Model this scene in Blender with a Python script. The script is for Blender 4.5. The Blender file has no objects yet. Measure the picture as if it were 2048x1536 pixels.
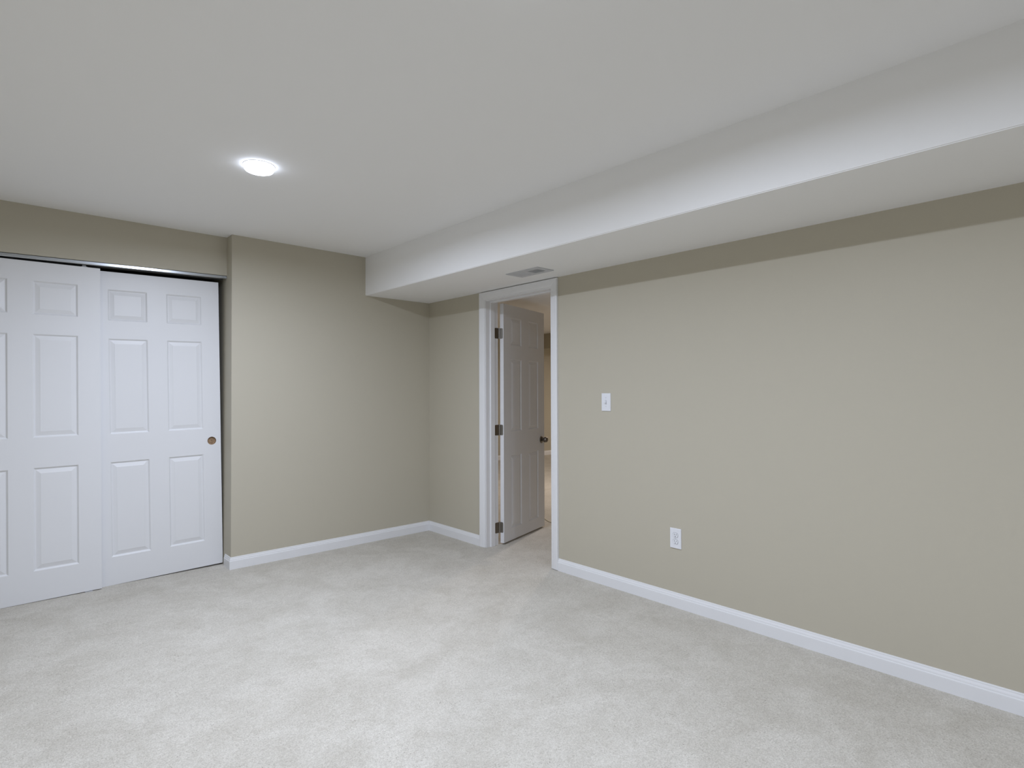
import bpy, bmesh, math, random
from mathutils import Vector, Matrix
random.seed(4)
S = bpy.context.scene
COL = S.collection

# ------------------------------------------------------------------ camera, world, exposure
F_PX, YAW, PITCH, ROLL = 1139.2, 0.74117, 0.013025, -0.002952
cam_d = bpy.data.cameras.new('camera')
cam_d.sensor_fit = 'HORIZONTAL'
cam_d.sensor_width = 36.0
cam_d.lens = F_PX / 2048 * 36.0
cam_d.clip_start = 0.02
cam = bpy.data.objects.new('camera', cam_d)
COL.objects.link(cam)
fw = Vector((math.sin(YAW) * math.cos(PITCH), math.cos(YAW) * math.cos(PITCH), math.sin(PITCH)))
rt = Vector((math.cos(YAW), -math.sin(YAW), 0))
up = rt.cross(fw)
r2 = rt * math.cos(ROLL) + up * math.sin(ROLL)
u2 = up * math.cos(ROLL) - rt * math.sin(ROLL)
m = Matrix(((r2.x, u2.x, -fw.x), (r2.y, u2.y, -fw.y), (r2.z, u2.z, -fw.z))).to_4x4()
m.translation = Vector((-3.03165, -4.46267, 1.29142))
cam.matrix_world = m
S.camera = cam

world = bpy.data.worlds.new('world')
world.use_nodes = True
world.node_tree.nodes['Background'].inputs[0].default_value = (0.8, 0.85, 1.0, 1)
world.node_tree.nodes['Background'].inputs[1].default_value = 0.02
S.world = world

vs = S.view_settings
vs.view_transform = 'Standard'
vs.look = 'None'
vs.gamma = 1.0
vs.use_curve_mapping = False
vs.exposure = 0.0

# light given off by the round ceiling lights: watts of the LED disc, its spread, and the glow of the frosted lens
LAMP = 32.5
LAMP_SPREAD = math.radians(174)
LENS_GLOW = 6.5
LAMP_COLOR = (0.882, 0.972, 1.175, 1)
HALL_LAMP = 40.0
HALL_COLOR = (1.0, 0.88, 0.80, 1)

# ------------------------------------------------------------------ sizes (metres)
H = 2.4505            # ceiling
HS = 2.120            # underside of the boxed soffit
WS = 0.6554           # soffit width
XL = -1.7317          # outside corner beside the closet
D0 = 0.118            # depth of the closet header behind the back wall
X_LEFT, Y_FRONT = -3.60, -7.6
WT = 0.1300           # thickness of the right wall
OPEN_A, OPEN_B, OPEN_H = -0.831, -1.575, 2.043   # clear doorway
HALL_Y = 3.62
HALL_X = 8.2
HALL_Y0 = -3.0

# ------------------------------------------------------------------ materials
def mat(name, color, rough=0.5, metal=0.0, spec=0.5):
    m_ = bpy.data.materials.new(name)
    m_.use_nodes = True
    b = m_.node_tree.nodes['Principled BSDF']
    b.inputs['Base Color'].default_value = (*color, 1)
    b.inputs['Roughness'].default_value = rough
    b.inputs['Metallic'].default_value = metal
    b.inputs['Specular IOR Level'].default_value = spec
    return m_

def add_bump(m_, scale, strength, dist, detail=2.0):
    nt = m_.node_tree
    tc = nt.nodes.new('ShaderNodeTexCoord')
    n = nt.nodes.new('ShaderNodeTexNoise')
    n.inputs['Scale'].default_value = scale
    n.inputs['Detail'].default_value = detail
    bp = nt.nodes.new('ShaderNodeBump')
    bp.inputs['Strength'].default_value = strength
    bp.inputs['Distance'].default_value = dist
    nt.links.new(tc.outputs['Object'], n.inputs['Vector'])
    nt.links.new(n.outputs['Fac'], bp.inputs['Height'])
    nt.links.new(bp.outputs['Normal'], nt.nodes['Principled BSDF'].inputs['Normal'])
    return n

M = {}
M['wall'] = mat('greige_wall_paint', (0.518, 0.480, 0.388), 0.55, spec=0.3)
add_bump(M['wall'], 260, 0.10, 0.002, 3)
M['ceiling'] = mat('white_ceiling_paint', (0.90, 0.893, 0.88), 0.75, spec=0.2)
add_bump(M['ceiling'], 220, 0.08, 0.002, 3)
M['trim'] = mat('white_semi_gloss_trim', (0.81, 0.81, 0.82), 0.35)
M['door'] = mat('white_door_paint', (0.775, 0.777, 0.788), 0.42)
add_bump(M['door'], 90, 0.03, 0.001, 4)
M['aluminium'] = mat('brushed_aluminium', (0.42, 0.44, 0.46), 0.24, 1.0)
M['dark_metal'] = mat('dark_bronze_metal', (0.20, 0.175, 0.145), 0.30, 0.9)
M['nickel'] = mat('aged_nickel', (0.36, 0.34, 0.31), 0.38, 0.95)
add_bump(M['nickel'], 300, 0.1, 0.001)
M['plastic'] = mat('white_switch_plastic', (0.80, 0.81, 0.84), 0.35)
M['slot'] = mat('black_slot', (0.012, 0.012, 0.014), 0.6)
M['screw'] = mat('painted_screw', (0.62, 0.63, 0.66), 0.4)
M['vent'] = mat('grey_white_vent_enamel', (0.56, 0.57, 0.59), 0.4)
M['duct'] = mat('dark_duct', (0.10, 0.10, 0.105), 0.7)
M['hidden'] = mat('closet_shade', (0.16, 0.155, 0.145), 0.8)  # dark colour stands in for the shade inside the closet
M['cream'] = mat('cream_strip', (0.74, 0.69, 0.56), 0.6)
M['rubber'] = mat('grey_plastic', (0.55, 0.56, 0.58), 0.5)

# bare wood fibre inside the finger-pull hole
mw = mat('bare_fibreboard', (0.30, 0.19, 0.11), 0.85)
nt = mw.node_tree
tc = nt.nodes.new('ShaderNodeTexCoord'); nz = nt.nodes.new('ShaderNodeTexNoise'); cr = nt.nodes.new('ShaderNodeValToRGB')
nz.inputs['Scale'].default_value = 240; nz.inputs['Detail'].default_value = 4
cr.color_ramp.elements[0].position = 0.32; cr.color_ramp.elements[0].color = (0.14, 0.085, 0.05, 1)
cr.color_ramp.elements[1].position = 0.68; cr.color_ramp.elements[1].color = (0.46, 0.31, 0.18, 1)
nt.links.new(tc.outputs['Object'], nz.inputs['Vector']); nt.links.new(nz.outputs['Fac'], cr.inputs['Fac'])
nt.links.new(cr.outputs['Color'], nt.nodes['Principled BSDF'].inputs['Base Color'])
M['bare'] = mw

def emit(name, color, strength):
    m_ = bpy.data.materials.new(name)
    m_.use_nodes = True
    b = m_.node_tree.nodes['Principled BSDF']
    b.inputs['Base Color'].default_value = (0.9, 0.9, 0.9, 1)
    b.inputs['Emission Color'].default_value = color
    b.inputs['Emission Strength'].default_value = strength
    return m_
M['lens'] = emit('lit_lamp_lens', LAMP_COLOR, LENS_GLOW)
M['hall_lens'] = emit('lit_hall_lamp_lens', HALL_COLOR, LENS_GLOW)

# carpet: cut pile with fine flecks and broad brushed patches
def carpet():
    m_ = mat('pale_grey_carpet', (0.6, 0.59, 0.57), 0.95, spec=0.1)
    nt = m_.node_tree
    L = nt.links.new
    N = nt.nodes.new
    bs = nt.nodes['Principled BSDF']
    tc = N('ShaderNodeTexCoord')
    def noise(scale, detail, rough=0.5, dist=0.0):
        n = N('ShaderNodeTexNoise')
        n.inputs['Scale'].default_value = scale
        n.inputs['Detail'].default_value = detail
        n.inputs['Roughness'].default_value = rough
        n.inputs['Distortion'].default_value = dist
        L(tc.outputs['Object'], n.inputs['Vector'])
        return n
    def ramp(src, p0, c0, p1, c1):
        r = N('ShaderNodeValToRGB')
        r.color_ramp.elements[0].position = p0; r.color_ramp.elements[0].color = (*c0, 1)
        r.color_ramp.elements[1].position = p1; r.color_ramp.elements[1].color = (*c1, 1)
        L(src, r.inputs['Fac'])
        return r
    def mul(a, b):
        x = N('ShaderNodeMix'); x.data_type = 'RGBA'; x.blend_type = 'MULTIPLY'
        x.inputs['Factor'].default_value = 1.0
        L(a, x.inputs['A']); L(b, x.inputs['B'])
        return x.outputs['Result']
    fine = noise(190, 3, 0.6)
    base = ramp(fine.outputs['Fac'], 0.30, (0.525, 0.493, 0.434), 0.68, (0.74, 0.705, 0.636))
    tuft = noise(85, 2, 0.5)
    t2 = ramp(tuft.outputs['Fac'], 0.30, (0.88, 0.875, 0.865), 0.60, (1, 1, 1))
    mid = noise(21, 5, 0.68, 0.8)
    m2 = ramp(mid.outputs['Fac'], 0.36, (0.925, 0.92, 0.912), 0.58, (1, 1, 1))
    patch = noise(3.4, 5, 0.62, 0.6)
    p2 = ramp(patch.outputs['Fac'], 0.36, (0.885, 0.878, 0.862), 0.62, (1.0, 1.0, 1.0))
    # dark yarn flecks, gathered in loose clusters
    vo = N('ShaderNodeTexVoronoi'); vo.inputs['Scale'].default_value = 80
    L(tc.outputs['Object'], vo.inputs['Vector'])
    sp = ramp(vo.outputs['Distance'], 0.07, (0.42, 0.40, 0.37), 0.20, (1, 1, 1))
    clus = noise(7.0, 4, 0.65)
    cm = ramp(clus.outputs['Fac'], 0.45, (0.12, 0.12, 0.12), 0.62, (1, 1, 1))
    sx = N('ShaderNodeMix'); sx.data_type = 'RGBA'
    L(cm.outputs['Color'], sx.inputs['Factor'])
    sx.inputs['A'].default_value = (1, 1, 1, 1)
    L(sp.outputs['Color'], sx.inputs['B'])
    c = mul(mul(mul(base.outputs['Color'], t2.outputs['Color']), mul(p2.outputs['Color'], m2.outputs['Color'])), sx.outputs['Result'])
    L(c, bs.inputs['Base Color'])
    bp = N('ShaderNodeBump'); bp.inputs['Strength'].default_value = 0.55; bp.inputs['Distance'].default_value = 0.006
    add = N('ShaderNodeMath'); add.operation = 'ADD'
    L(fine.outputs['Fac'], add.inputs[0]); L(tuft.outputs['Fac'], add.inputs[1])
    L(add.outputs[0], bp.inputs['Height'])
    L(bp.outputs['Normal'], bs.inputs['Normal'])
    return m_
M['carpet'] = carpet()

# ------------------------------------------------------------------ helpers
def obj(name, bm, material, parent=None, smooth=False, loc=None):
    me = bpy.data.meshes.new(name)
    bmesh.ops.recalc_face_normals(bm, faces=bm.faces[:])
    bm.to_mesh(me)
    bm.free()
    mats = material if isinstance(material, (list, tuple)) else [material]
    for mm in mats:
        me.materials.append(mm)
    if smooth:
        for p in me.polygons:
            p.use_smooth = True
    o = bpy.data.objects.new(name, me)
    COL.objects.link(o)
    if parent is not None:
        o.parent = parent
    if loc is not None:
        o.location = loc
    return o

def tag(o, label=None, cat=None, group=None, kind=None):
    if label: o['label'] = label
    if cat: o['category'] = cat
    if group: o['group'] = group
    if kind: o['kind'] = kind
    return o

def thing(name, loc, label, cat, group=None, kind=None, rot=(0, 0, 0)):
    o = bpy.data.objects.new(name, None)
    o.empty_display_size = 0.05
    COL.objects.link(o)
    o.location = loc
    o.rotation_euler = rot
    return tag(o, label, cat, group, kind)

def box(bm, x0, x1, y0, y1, z0, z1, bevel=0.0, seg=2):
    v = [bm.verts.new((x, y, z)) for z in (z0, z1) for y in (y0, y1) for x in (x0, x1)]
    fs = [bm.faces.new([v[i] for i in q]) for q in ((0, 2, 3, 1), (4, 5, 7, 6), (0, 1, 5, 4), (2, 6, 7, 3), (0, 4, 6, 2), (1, 3, 7, 5))]
    if bevel > 0:
        es = {e for f in fs for e in f.edges}
        bmesh.ops.bevel(bm, geom=list(es), offset=bevel, segments=seg, affect='EDGES', profile=0.5)
    return bm

def lathe(bm, prof, n=32, mtx=None):
    """prof: (radius, height) pairs turned about z."""
    rings = []
    for r, z in prof:
        if r < 1e-6:
            rings.append([bm.verts.new((0, 0, z))])
        else:
            rings.append([bm.verts.new((r * math.cos(2 * math.pi * i / n), r * math.sin(2 * math.pi * i / n), z)) for i in range(n)])
    new = [v for r in rings for v in r]
    for a, b in zip(rings, rings[1:]):
        for i in range(n):
            j = (i + 1) % n
            if len(a) == 1 and len(b) == 1: continue
            if len(a) == 1: bm.faces.new((a[0], b[i], b[j]))
            elif len(b) == 1: bm.faces.new((a[i], a[j], b[0]))
            else: bm.faces.new((a[i], a[j], b[j], b[i]))
    if mtx is not None:
        bmesh.ops.transform(bm, matrix=mtx, verts=new)
    return bm

def sweep(bm, path, prof, to3d):
    """prof (u, t): u along the left normal of the 2-D path, t out of the plane; mitred corners, closed ends."""
    P = [Vector(p) for p in path]
    rings = []
    for i, p in enumerate(P):
        d0 = (P[i] - P[i - 1]).normalized() if i > 0 else None
        d1 = (P[i + 1] - P[i]).normalized() if i < len(P) - 1 else None
        if d0 is None: d0 = d1
        if d1 is None: d1 = d0
        n0, n1 = Vector((-d0.y, d0.x)), Vector((-d1.y, d1.x))
        mm = (n0 + n1).normalized()
        mm = mm / max(0.2, mm.dot(n0))
        rings.append([bm.verts.new(to3d(p.x + mm.x * u, p.y + mm.y * u, t)) for u, t in prof])
    k = len(prof)
    for a, b in zip(rings, rings[1:]):
        for i in range(k):
            j = (i + 1) % k
            bm.faces.new((a[i], a[j], b[j], b[i]))
    bm.faces.new(rings[0]); bm.faces.new(rings[-1])
    return bm

def tube(bm, pts, r, n=8):
    rings = []
    for i, p in enumerate(pts):
        p = Vector(p)
        d = (Vector(pts[min(i + 1, len(pts) - 1)]) - Vector(pts[max(i - 1, 0)])).normalized()
        a = d.cross(Vector((0, 0, 1)))
        if a.length < 1e-4: a = Vector((1, 0, 0))
        a.normalize(); b = d.cross(a)
        rings.append([bm.verts.new(p + (a * math.cos(2 * math.pi * k / n) + b * math.sin(2 * math.pi * k / n)) * r) for k in range(n)])
    for a, b in zip(rings, rings[1:]):
        for i in range(n):
            j = (i + 1) % n
            bm.faces.new((a[i], a[j], b[j], b[i]))
    bm.faces.new(rings[0]); bm.faces.new(rings[-1])

def structure(name, bm, material, label=None, cat=None, smooth=False):
    o = obj(name, bm, material, smooth=smooth)
    return tag(o, label, cat, kind='structure')

# ------------------------------------------------------------------ room shell
bm = bmesh.new(); box(bm, X_LEFT - 0.15, HALL_X + 0.15, Y_FRONT - 0.15, HALL_Y + 0.15, -0.12, 0.0)
structure('floor', bm, M['carpet'], 'pale grey cut-pile carpet covering the whole floor', 'floor')
bm = bmesh.new(); box(bm, X_LEFT - 0.15, HALL_X + 0.15, Y_FRONT - 0.15, HALL_Y + 0.15, H, H + 0.12)
structure('ceiling', bm, M['ceiling'], 'flat white painted ceiling with a recessed round light', 'ceiling')

# back wall: solid right of the closet, header over the closet doors, left return
bm = bmesh.new()
HDR_R, HDR_L = 2.164, 2.137
box(bm, XL, 0.0, 0.0, 0.95, 0, H)
XJ = -3.300
def header_z(x): return HDR_R + (HDR_R - 2.1385) / (XL + 2.996) * (x - XL)
v = [bm.verts.new(p) for p in ((XJ, D0, header_z(XJ)), (XL, D0, header_z(XL)), (XL, D0, H), (XJ, D0, H),
                               (XJ, D0 + .115, header_z(XJ)), (XL, D0 + .115, header_z(XL)), (XL, D0 + .115, H), (XJ, D0 + .115, H))]
for q in ((0, 1, 2, 3), (4, 7, 6, 5), (0, 4, 5, 1), (3, 2, 6, 7), (0, 3, 7, 4), (1, 5, 6, 2)):
    bm.faces.new([v[i] for i in q])
box(bm, X_LEFT, XJ, D0, 0.95, 0, H)
structure('wall_back', bm, M['wall'], 'greige back wall with the sliding closet opening set into it', 'wall')

# closet interior, its shade put into the dark wall colour
bm = bmesh.new(); box(bm, XJ - 0.02, XL + 0.02, 0.80, 0.95, 0, H)
structure('wall_closet', bm, M['hidden'], 'inner wall of the closet behind the sliding doors, coloured dark for shade', 'wall')

# right wall with the doorway
bm = bmesh.new()
JT = 0.018
box(bm, 0, WT, OPEN_A + JT, HALL_Y, 0, H)
box(bm, 0, WT, Y_FRONT, OPEN_B - JT, 0, H)
box(bm, 0, WT, OPEN_B - JT, OPEN_A + JT, OPEN_H + JT, H)
structure('wall_right', bm, M['wall'], 'long greige wall with the open doorway, switch and outlet', 'wall')
bm = bmesh.new(); box(bm, X_LEFT - 0.12, X_LEFT, Y_FRONT, 0.95, 0, H)
structure('wall_left', bm, M['wall'], 'greige wall left of the closet', 'wall')
bm = bmesh.new(); box(bm, X_LEFT - 0.12, WT, Y_FRONT - 0.12, Y_FRONT, 0, H)
structure('wall_front', bm, M['wall'], 'greige wall facing the closet', 'wall')

# boxed soffit along the right wall
bm = bmesh.new(); box(bm, -WS, 0.0, Y_FRONT, 0.0, HS, H)
es = [e for e in bm.edges if all(abs(q.co.x + WS) < 1e-5 and abs(q.co.z - HS) < 1e-5 for q in e.verts)]
bmesh.ops.bevel(bm, geom=es, offset=0.004, segments=2, affect='EDGES')
structure('ceiling_beam', bm, M['ceiling'], 'white boxed soffit running along the top of the long greige wall', 'soffit')

# room beyond the doorway
bm = bmesh.new(); box(bm, WT, HALL_X, HALL_Y, HALL_Y + 0.12, 0, H)
structure('wall_hall_back', bm, M['wall'], 'tan far wall seen through the open doorway', 'wall')
bm = bmesh.new(); box(bm, HALL_X, HALL_X + 0.12, HALL_Y0, HALL_Y, 0, H)
structure('wall_hall_right', bm, M['wall'], 'tan end wall of the room beyond the doorway', 'wall')
bm = bmesh.new(); box(bm, WT, HALL_X, HALL_Y0 - 0.12, HALL_Y0, 0, H)
structure('wall_hall_front', bm, M['wall'], 'tan near wall of the room beyond the doorway', 'wall')
bm = bmesh.new(); box(bm, WT, 1.205, HALL_Y0, HALL_Y, HS, H)
structure('ceiling_beam.001', bm, M['ceiling'], 'soffit just above the open white door in the next room', 'soffit')
bm = bmesh.new(); box(bm, 5.20, 5.9, HALL_Y0, HALL_Y, 2.150, H)
structure('ceiling_beam.002', bm, M['wall'], 'dark bulkhead under the far ceiling beyond the doorway', 'soffit')

# ------------------------------------------------------------------ baseboards (path: left normal points into the room)
BASE = [(0, 0), (0.0130, 0), (0.0130, 0.058), (0.0122, 0.0615), (0.0100, 0.0635), (0.0100, 0.067), (0.0090, 0.0715), (0.0066, 0.0770), (0.0056, 0.0800), (0.0056, 0.0835), (0.0042, 0.0865), (0.0, 0.0872)]
xy = lambda x, y, t: (x, y, t)
def baseboard(name, path, label):
    bm = bmesh.new(); sweep(bm, path, BASE, xy)
    return structure(name, bm, M['trim'], label, 'baseboard')
baseboard('baseboard_back', [(0, 0), (XL, 0), (XL, D0 + 0.010)], 'white baseboard along the back wall, turning into the closet opening')
baseboard('baseboard_corner', [(0, -0.7600), (0, -0.0128)], 'short white baseboard between the room corner and the door casing')
baseboard('baseboard_right', [(0, Y_FRONT), (0, -1.6472)], 'long white baseboard under the outlet')
baseboard('baseboard_left', [(X_LEFT, D0), (X_LEFT, Y_FRONT)], 'white baseboard of the wall left of the closet')
baseboard('baseboard_front', [(X_LEFT + 0.013, Y_FRONT), (-0.013, Y_FRONT)], 'white baseboard of the wall facing the closet')
baseboard('baseboard_hall_back', [(HALL_X, HALL_Y), (WT, HALL_Y)], 'white baseboard on the far tan wall beyond the doorway')

# ------------------------------------------------------------------ door frame
frame = thing('trim_1', (0, 0, 0), 'white moulded frame around the open doorway', 'door frame', kind='structure')
CAS = [(0, 0), (0, 0.0075), (0.0015, 0.0092), (0.008, 0.0100), (0.0105, 0.0094), (0.0130, 0.0106), (0.021, 0.0128), (0.032, 0.0145), (0.044, 0.0157), (0.050, 0.0168), (0.0625, 0.0172), (0.0658, 0.0160), (0.067, 0.0135), (0.067, 0)]
CA, CB, CH = OPEN_A + 0.005, OPEN_B - 0.005, OPEN_H + 0.005
# walk the opening so that the outside lies on the left
yz = lambda a, b, t: (-t, a, b)
bm = bmesh.new(); sweep(bm, [(CA, 0.001), (CA, CH), (CB, CH), (CB, 0.004)], [(-u, t) for u, t in CAS], yz)
obj('casing', bm, M['trim'], frame)
yzh = lambda a, b, t: (WT + t, a, b)
bm = bmesh.new(); sweep(bm, [(CA + 0.012, 0.001), (CA + 0.012, CH), (CB, CH), (CB, 0.004)], [(-u, t) for u, t in CAS], yzh)
obj('casing', bm, M['trim'], frame)
def jamb_piece(x0, x1, ya, yb, zt, th, name):
    bm = bmesh.new()
    sweep(bm, [(ya, 0.0), (ya, zt), (yb, zt), (yb, 0.0)], [(0, x0), (-th, x0), (-th, x1), (0, x1)], lambda a, b, t: (t, a, b))
    return obj(name, bm, M['trim'], frame)
jamb_piece(0.0, WT, OPEN_A, OPEN_B, OPEN_H, JT, 'jamb')
bm = bmesh.new()
ST = [(0, 0.043), (0, 0.087), (0.0105, 0.087), (0.0105, 0.046), (0.0075, 0.043)]
sweep(bm, [(OPEN_A, 0.0), (OPEN_A, OPEN_H), (OPEN_B, OPEN_H), (OPEN_B, 0.0)], ST, lambda a, b, t: (t, a, b))
obj('stop_strip', bm, M['trim'], frame)

# ------------------------------------------------------------------ six-panel doors
PANEL = [(0.0, 0.0), (0.0035, -0.0022), (0.0075, -0.0072), (0.0105, -0.0085), (0.0135, -0.0082), (0.0330, -0.0030), (0.0365, -0.0018)]
def panel_door(bm, W, T, HT, cols, rows, hole=None):
    """leaf from x=-W..0 (right edge at 0), z=0..HT; front face at y=0 looking to -y, back at y=T."""
    for side in (0, 1):
        y0, sg = (0.0, 1) if side == 0 else (T, -1)
        xs = sorted({-W, 0.0, *[a for c in cols for a in c]})
        zs = sorted({0.0, HT, *[a for c in rows for a in c]})
        if hole and side == 0:
            hx, hz, hr, ha = hole
            xs = sorted({*xs, hx - ha, hx + ha}); zs = sorted({*zs, hz - ha, hz + ha})
        grid = {}
        def V(x, z, d=0.0):
            k = (round(x, 5), round(z, 5), round(d, 5))
            if k not in grid: grid[k] = bm.verts.new((x, y0 - sg * d, z))
            return grid[k]
        def is_panel(xa, xb, za, zb):
            for c in cols:
                for r in rows:
                    if xa >= c[0] - 1e-6 and xb <= c[1] + 1e-6 and za >= r[0] - 1e-6 and zb <= r[1] + 1e-6: return True
            return False
        for xa, xb in zip(xs, xs[1:]):
            for za, zb in zip(zs, zs[1:]):
                if is_panel(xa, xb, za, zb): continue
                if hole and side == 0 and abs((xa + xb) / 2 - hx) < 1e-4 and abs((za + zb) / 2 - hz) < 1e-4:
                    n = 40
                    ci, sq = [], []
                    for i in range(n):
                        a = 2 * math.pi * i / n + math.pi / 4
                        c_, s_ = math.cos(a), math.sin(a)
                        k = ha / max(abs(c_), abs(s_))
                        ci.append(V(hx + hr * c_, hz + hr * s_)); sq.append(V(hx + k * c_, hz + k * s_))
                    for i in range(n):
                        j = (i + 1) % n
                        bm.faces.new((ci[i], ci[j], sq[j], sq[i]))
                    continue
                bm.faces.new((V(xa, za), V(xb, za), V(xb, zb), V(xa, zb)))
        for c in cols:
            for r in rows:
                prev = None
                for ins, d in PANEL:
                    ring = [V(c[0] + ins, r[0] + ins, d), V(c[1] - ins, r[0] + ins, d), V(c[1] - ins, r[1] - ins, d), V(c[0] + ins, r[1] - ins, d)]
                    if prev:
                        for i in range(4):
                            j = (i + 1) % 4
                            bm.faces.new((prev[i], prev[j], ring[j], ring[i]))
                    prev = ring
                bm.faces.new(prev)
    for a, b in (((-W, 0), (0, 0)), ((0, 0), (0, HT)), ((0, HT), (-W, HT)), ((-W, HT), (-W, 0))):
        vv = [bm.verts.new(p) for p in ((a[0], 0, a[1]), (b[0], 0, b[1]), (b[0], T, b[1]), (a[0], T, a[1]))]
        bm.faces.new(vv)
    bmesh.ops.remove_doubles(bm, verts=bm.verts[:], dist=1e-5)

CW, CHT, CT = 0.804, 2.103, 0.034
CCOLS = [(-0.686, -0.459), (-0.343, -0.118)]
CROWS = [(0.187, 0.824), (1.011, 1.654), (1.775, 1.985)]
YL, YR = D0 + 0.014, D0 + 0.059
# left (front) sliding door
d2 = thing('door_2', (-2.4840, YL, 0.006), 'white six-panel sliding closet door in front, cut off by the left picture edge', 'door', kind='structure', rot=(0, -0.0098, 0))
bm = bmesh.new(); panel_door(bm, CW, CT, CHT, CCOLS, CROWS); obj('leaf', bm, M['door'], d2)
bm = bmesh.new(); box(bm, -0.100, -0.066, CT * 0.25, CT * 0.75, CHT - 0.002, CHT + 0.004, 0.001); box(bm, -0.093, -0.073, CT * 0.45, CT * 0.65, CHT + 0.004, CHT + 0.016, 0.001)
obj('roller_bracket', bm, M['rubber'], d2)
# right (rear) sliding door with the round finger hole
d3 = thing('door_3', (-1.7365, YR, 0.013), 'white six-panel sliding closet door with a round brown finger hole', 'door', kind='structure', rot=(0, -0.0184, 0))
HX, HZ, HR = -0.062, 0.920, 0.0295
bm = bmesh.new(); panel_door(bm, CW, CT, CHT, CCOLS, CROWS, hole=(HX, HZ, HR, 0.042)); obj('leaf', bm, M['door'], d3)
bm = bmesh.new()
lathe(bm, [(HR, 0.0), (HR, 0.013), (HR - 0.0015, 0.0140), (0.006, 0.0140), (0.0045, 0.0150), (0.002, 0.0175), (0, 0.0175)], 40, Matrix.Translation((HX, 0, HZ)) @ Matrix.Rotation(-math.pi / 2, 4, 'X'))
fh = obj('finger_hole', bm, M['bare'], d3)
fh['label'] = 'round hole showing bare brown fibreboard'

# aluminium track fascia under the header
tr = thing('closet_door_track', (XL, D0, header_z(XL)), 'shiny aluminium track along the top of the sliding closet doors', 'door track', rot=(0, -math.atan((HDR_R - 2.1385) / (XL + 2.996)), 0))
LT = 1.5675
bm = bmesh.new()
pr = [(0.012, -0.0006), (0.012, -0.0030), (0.0012, -0.0030), (0.0, -0.0040), (0.0, -0.0190), (0.0012, -0.0210), (0.0040, -0.0240), (0.0052, -0.0237), (0.0030, -0.0210), (0.0020, -0.0190), (0.0020, -0.0046), (0.09, -0.0046), (0.09, -0.0006)]
a = [bm.verts.new((-0.0015, y, z)) for y, z in pr]; b = [bm.verts.new((-LT, y, z)) for y, z in pr]
for i in range(len(pr)):
    j = (i + 1) % len(pr); bm.faces.new((a[i], a[j], b[j], b[i]))
bm.faces.new(a); bm.faces.new(b)
obj('fascia', bm, M['aluminium'], tr)
bm = bmesh.new(); box(bm, -LT, -0.004, 0.049, 0.052, -0.016, -0.0036); box(bm, -LT, -0.004, 0.088, 0.0905, -0.020, -0.0036)
obj('rail', bm, M['duct'], tr)
# small floor guide under the overlap of the two doors
fg = thing('door_guide', (-2.545, YL + 0.039, 0.0), 'small plastic floor guide where the two closet doors overlap', 'door guide')
bm = bmesh.new(); box(bm, -0.028, 0.012, -0.046, 0.046, 0.0, 0.003, 0.001); box(bm, -0.022, 0.006, -0.0040, 0.0040, 0.003, 0.03, 0.001)
obj('guide_plate', bm, M['rubber'], fg)

# ------------------------------------------------------------------ hinged door, opened into the next room
PIN = Vector((0.1475, -0.8300, 0))
HW, HHT, HT_ = 0.738, 2.022, 0.035
ang = math.radians(16.8)
d1 = thing('door_1', (PIN.x, PIN.y, 0.014), 'white six-panel door standing open into the next room, with bronze knob', 'door', kind='structure', rot=(0, 0, ang))
# local frame: +x along the open leaf away from the hinges, -y the face seen from this room
bm = bmesh.new()
cols = [(-0.618, -0.433), (-0.305, -0.120)]
panel_door(bm, HW, HT_, HHT, cols, [(0.100, 0.728), (0.930, 1.555), (1.675, 1.915)])
OX, OY = 0.005, -0.040
bmesh.ops.translate(bm, verts=bm.verts[:], vec=(HW + OX, OY, 0))
obj('leaf', bm, M['door'], d1)
# knobs both sides
def knob_mesh(bm, sgn, y):
    prof = [(0.0335, 0.0), (0.0345, 0.002), (0.0335, 0.005), (0.028, 0.0075), (0.020, 0.0095), (0.0135, 0.0115), (0.0125, 0.016), (0.0130, 0.022), (0.0175, 0.026), (0.0225, 0.030), (0.0245, 0.035), (0.0252, 0.044), (0.0248, 0.053), (0.0232, 0.0590), (0.0195, 0.0625), (0.0100, 0.0640), (0.0, 0.0644)]
    R = Matrix.Rotation(math.pi / 2 * (1 if sgn < 0 else -1), 4, 'X')
    lathe(bm, prof[:6] + [(0.0, 0.0115)], 32, Matrix.Translation((0, y, 0)) @ R)
    return prof[5:], R
for sgn, y in ((-1, OY), (1, OY + HT_)):
    bm = bmesh.new(); prof, R = knob_mesh(bm, sgn, y)
    rose = obj('rose', bm, M['dark_metal'], d1, smooth=True, loc=(HW + OX - 0.060, 0, 0.822))
    bm = bmesh.new(); lathe(bm, [(0.0, 0.0112)] + prof, 32, Matrix.Translation((0, y, 0)) @ R)
    k = obj('knob', bm, M['dark_metal'], rose, smooth=True)
bm = bmesh.new(); box(bm, HW + OX, HW + OX + 0.0015, OY + 0.005, OY + 0.030, 0.794, 0.851, 0.0005)
box(bm, HW + OX + 0.0015, HW + OX + 0.010, OY + 0.011, OY + 0.023, 0.813, 0.832, 0.002)
obj('latch_plate', bm, M['nickel'], d1)

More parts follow.
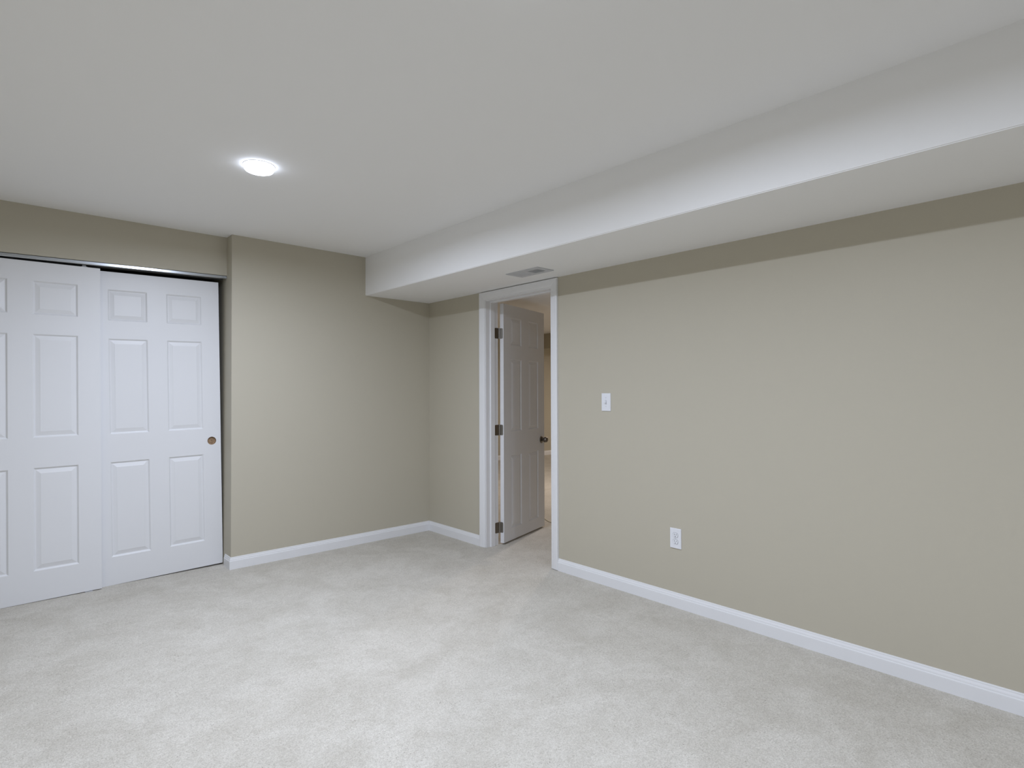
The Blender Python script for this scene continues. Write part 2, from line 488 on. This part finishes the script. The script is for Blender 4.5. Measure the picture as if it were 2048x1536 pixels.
def leaf_plate(bm, mtx, w, h, th, r=0.010):
    """plate in local (a: away from pin, z) with rounded outer corners"""
    pts = [(0, -h / 2)]
    for cx, cz, a0 in ((w - r, -h / 2 + r, -90), (w - r, h / 2 - r, 0)):
        for i in range(6):
            a = math.radians(a0 + 18 * i); pts.append((cx + r * math.cos(a), cz + r * math.sin(a)))
    pts.append((0, h / 2))
    A = [bm.verts.new(mtx @ Vector((p[0], 0, p[1]))) for p in pts]
    B = [bm.verts.new(mtx @ Vector((p[0], th, p[1]))) for p in pts]
    bm.faces.new(A); bm.faces.new(B)
    for i in range(len(pts)):
        j = (i + 1) % len(pts); bm.faces.new((A[i], A[j], B[j], B[i]))
def screw_heads(bm, mtx, w, h):
    for sx, sz in ((0.38, -0.34), (0.72, 0.0), (0.38, 0.34)):
        c = mtx @ Vector((sx * w, 0, sz * h))
        nrm = (mtx.to_3x3() @ Vector((0, -1, 0)))
        q = nrm.to_track_quat('Z', 'Y').to_matrix().to_4x4()
        lathe(bm, [(0.0042, 0.0), (0.0036, 0.0008), (0.0, 0.0010)], 12, Matrix.Translation(c) @ q)
for z in (1.783, 0.9655, 0.1445):
    zl = z - 0.014
    # leaf on the door edge (faces back towards the pin side) and leaf on the jamb
    MD = Matrix.Translation((OX - 0.0012, 0.0, zl)) @ Matrix.Rotation(-math.pi / 2, 4, 'Z')      # a runs to -y across the edge
    bm = bmesh.new(); leaf_plate(bm, MD, 0.033, 0.089, 0.0018)
    hg = obj('hinge', bm, M['nickel'], d1)
    bm = bmesh.new(); screw_heads(bm, MD, 0.033, 0.089); obj('screw', bm, M['nickel'], hg)
    MJ = Matrix.Rotation(-ang, 4, 'Z') @ Matrix.Translation((-0.0010, -0.0022, zl)) @ Matrix.Rotation(math.pi, 4, 'Z') @ Matrix.Scale(-1, 4, (0, 1, 0))
    bm = bmesh.new(); leaf_plate(bm, MJ, 0.052, 0.089, 0.0018)
    obj('jamb_leaf', bm, M['dark_metal'], hg)
    bm = bmesh.new()
    for i in range(5):
        z0 = zl - 0.0445 + i * 0.0178
        lathe(bm, [(0, z0 + 0.0004), (0.0058, z0 + 0.0004), (0.0062, z0 + 0.001), (0.0062, z0 + 0.0168), (0.0058, z0 + 0.0174), (0, z0 + 0.0174)], 20)
    lathe(bm, [(0, zl - 0.049), (0.0045, zl - 0.048), (0.005, zl - 0.0445), (0.005, zl + 0.0445), (0.0045, zl + 0.048), (0, zl + 0.049)], 16)
    obj('hinge_pin', bm, M['nickel'], hg, smooth=False)

# ------------------------------------------------------------------ recessed round ceiling lights
def make_light(name, x, y, label, lens, group, watts, color):
    t = thing(name, (x, y, H), label, 'ceiling light', group)
    bm = bmesh.new()
    lathe(bm, [(0.0765, 0.0), (0.0762, -0.0016), (0.0750, -0.0026), (0.0735, -0.0028), (0.0722, -0.0022), (0.0720, 0.0)], 64)
    obj('trim_ring', bm, M['trim'], t, smooth=True)
    bm = bmesh.new()
    lathe(bm, [(0.0718, -0.0010), (0.0716, -0.0140), (0.0700, -0.0220), (0.0650, -0.0280), (0.0560, -0.0320), (0.040, -0.0342), (0.020, -0.0350), (0, -0.0352)], 48)
    obj('lens', bm, lens, t, smooth=True)
    ld = bpy.data.lights.new('led_disc', 'AREA')
    ld.shape = 'DISK'; ld.size = 0.100; ld.energy = watts; ld.color = color[:3]; ld.spread = LAMP_SPREAD
    lo = bpy.data.objects.new('led_disc', ld); COL.objects.link(lo); lo.parent = t; lo.location = (0, 0, -0.0362)
    return t
G = 'round recessed ceiling lights'
l1 = make_light('ceiling_light', -2.026, -1.452, 'round glowing ceiling light in front of the closet', M['lens'], G, LAMP, LAMP_COLOR)
def copy_tree(o, parent=None):
    c = o.copy(); COL.objects.link(c)
    if parent is not None: c.parent = parent
    for ch in list(o.children): copy_tree(ch, c)
    return c
l2 = copy_tree(l1); l2.location = (-2.030, -3.43, H)
l2['label'] = 'round ceiling light just above the upper picture edge, farther from the closet'
l5_fill = copy_tree(l1); l5_fill.location = (-2.030, -6.0, H)  # added light behind the camera, unseen, to brighten the right side
l5_fill['label'] = 'added unseen round ceiling light behind the viewer, brightening the right side'
l3 = make_light('ceiling_light', 2.9, 0.15, 'warm round ceiling light in the room beyond the doorway, nearer the doorway', M['hall_lens'], 'ceiling lights of the next room', HALL_LAMP, HALL_COLOR)
l4 = copy_tree(l3); l4.location = (7.0, 1.4, H); l4['label'] = 'warm round ceiling light in the room beyond the doorway, past the dark bulkhead'

# ------------------------------------------------------------------ air vent in the soffit
vt = thing('ceiling_vent', (-0.279, -1.637, HS), 'grey louvred air vent in the soffit above the doorway', 'vent')
VX, VY = 0.079, 0.158          # half sizes
bm = bmesh.new()
# face frame with two openings
ox = 0.041; banks = ((-0.121, -0.016), (0.016, 0.121))
def slab(x0, x1, y0, y1): box(bm, x0, x1, y0, y1, -0.0055, 0.0)
slab(-VX, -ox, -VY, VY); slab(ox, VX, -VY, VY)
slab(-ox, ox, -VY, banks[0][0]); slab(-ox, ox, banks[0][1], banks[1][0]); slab(-ox, ox, banks[1][1], VY)
bmesh.ops.remove_doubles(bm, verts=bm.verts[:], dist=1e-6)
obj('face_frame', bm, M['vent'], vt)
for bi, (y0, y1) in enumerate(banks):
    bm = bmesh.new()
    n = 9
    tilt = math.radians(52) * (-1 if bi == 0 else 1)
    for i in range(n):
        y = y0 + (i + 0.5) * (y1 - y0) / n
        nv = len(bm.verts)
        box(bm, -ox, ox, -0.0007, 0.0007, -0.0085, 0.0085)
        bm.verts.ensure_lookup_table()
        bmesh.ops.transform(bm, matrix=Matrix.Translation((0, y, -0.0005)) @ Matrix.Rotation(tilt, 4, 'X'), verts=bm.verts[nv:])
    o_ = obj('louvre_bank', bm, M['vent'], vt)
bm = bmesh.new(); box(bm, -ox - .004, ox + .004, banks[0][0] - .004, banks[1][1] + .004, 0.0008, 0.0020)
obj('duct_backing', bm, M['duct'], vt)
bm = bmesh.new()
bm.free()
for yy in (-0.145, 0.145):
    bm = bmesh.new(); lathe(bm, [(0.0045, -0.0055), (0.004, -0.0068), (0, -0.0071)], 14, Matrix.Translation((0, yy, 0)))
    obj('screw', bm, M['screw'], vt)

# ------------------------------------------------------------------ switch and outlet on the right wall
def plate_bm(w, h, th, holes=()):
    """bevelled cover plate, wall at x=0, front towards -x, y across, z up"""
    bm = bmesh.new()
    box(bm, -th, 0, -w / 2, w / 2, -h / 2, h / 2)
    es = [e for e in bm.edges if all(q.co.x < -th + 1e-5 for q in e.verts)]
    bmesh.ops.bevel(bm, geom=es, offset=0.0035, segments=4, affect='EDGES', profile=0.6)
    return bm
sw = thing('light_switch', (0, -2.0835, 1.218), 'white toggle light switch on the greige wall beside the doorway', 'light switch')
PT = 0.0062
obj('wall_plate', plate_bm(0.0745, 0.119, PT), M['plastic'], sw)
bm = bmesh.new(); box(bm, -PT - 0.0008, -PT, -0.0062, 0.0062, -0.013, 0.013, 0.0003)
obj('toggle_surround', bm, M['screw'], sw)
bm = bmesh.new()
box(bm, -0.016, 0.0, -0.0045, 0.0045, -0.0045, 0.0045, 0.0012)
for q in bm.verts:
    k = -q.co.x / 0.016
    q.co.y *= 1 - 0.25 * k; q.co.z *= 1 - 0.2 * k
bmesh.ops.transform(bm, matrix=Matrix.Translation((-PT - 0.0002, 0, 0.0015)) @ Matrix.Rotation(math.radians(-32), 4, 'Y'), verts=bm.verts[:])
obj('toggle', bm, M['plastic'], sw)
for zz in (0.030, -0.030):
    bm = bmesh.new(); lathe(bm, [(0.0034, 0), (0.0030, 0.0009), (0, 0.0012)], 16, Matrix.Translation((-PT, 0, zz)) @ Matrix.Rotation(-math.pi / 2, 4, 'Y'))
    obj('screw', bm, M['screw'], sw)

ou = thing('power_outlet', (0, -2.5998, 0.4095), 'white duplex power outlet low on the greige wall above the baseboard', 'power outlet')
obj('wall_plate', plate_bm(0.0745, 0.119, PT), M['plastic'], ou)
def socket_outline(r=0.0172, flat=0.0140, n=48):
    pts = []
    for i in range(n):
        a = 2 * math.pi * i / n
        pts.append((r * math.cos(a), max(-flat, min(flat, r * math.sin(a)))))
    return pts
for zc in (0.0195, -0.0195):
    bm = bmesh.new()
    po = socket_outline()
    A = [bm.verts.new((-PT + 0.0004, y, zc + z)) for y, z in po]
    B = [bm.verts.new((-PT - 0.0016, y, zc + z)) for y, z in po]
    Cc = [bm.verts.new((-PT - 0.0022, y * 0.96, zc + z * 0.96)) for y, z in po]
    for ra, rb in ((A, B), (B, Cc)):
        for i in range(len(po)):
            j = (i + 1) % len(po); bm.faces.new((ra[i], ra[j], rb[j], rb[i]))
    bm.faces.new(Cc)
    s = obj('socket', bm, M['plastic'], ou)
    # dark seam round the socket
    bm = bmesh.new()
    P2 = [bm.verts.new((-PT - 0.0002, y * 1.075, zc + z * 1.075)) for y, z in po]
    P1 = [bm.verts.new((-PT + 0.0003, y * 1.075, zc + z * 1.075)) for y, z in po]
    bm.faces.new(P2); bm.faces.new(P1)
    for i in range(len(po)):
        j = (i + 1) % len(po); bm.faces.new((P1[i], P1[j], P2[j], P2[i]))
    obj('seam', bm, M['duct'], s)
    bm = bmesh.new()
    for yy, hh in ((0.0063, 0.0042), (-0.0063, 0.0036)):
        box(bm, -PT - 0.0025, -PT - 0.001, yy - 0.0011, yy + 0.0011, zc + 0.0040 - hh, zc + 0.0040 + hh)
    lathe(bm, [(0.0026, 0), (0.0026, 0.0015), (0, 0.0015)], 16, Matrix.Translation((-PT - 0.001, 0, zc - 0.0078)) @ Matrix.Rotation(-math.pi / 2, 4, 'Y'))
    obj('slots', bm, M['slot'], s)
bm = bmesh.new(); lathe(bm, [(0.0034, 0), (0.0030, 0.0009), (0, 0.0012)], 16, Matrix.Translation((-PT, 0, 0)) @ Matrix.Rotation(-math.pi / 2, 4, 'Y'))
obj('screw', bm, M['screw'], ou)

# ------------------------------------------------------------------ thin pale curved tube on the floor beyond the door
bm = bmesh.new()
ctrl = [(1.36, -0.12), (1.266, -0.248), (1.169, -0.354), (1.098, -0.444), (1.060, -0.515), (1.043, -0.573), (1.035, -0.66)]
pts = []
for i in range(len(ctrl) - 1):
    p0 = Vector(ctrl[max(i - 1, 0)]); p1 = Vector(ctrl[i]); p2 = Vector(ctrl[i + 1]); p3 = Vector(ctrl[min(i + 2, len(ctrl) - 1)])
    for k in range(6):
        t = k / 6
        q = 0.5 * (2 * p1 + (p2 - p0) * t + (2 * p0 - 5 * p1 + 4 * p2 - p3) * t * t + (3 * p1 - p0 - 3 * p2 + p3) * t ** 3)
        pts.append((q.x, q.y, 0.004))
tube(bm, pts, 0.0045, 8)
tag(obj('floor_strip', bm, M['cream'], smooth=True), 'thin cream strip curving on the carpet just past the open white door', 'strip')
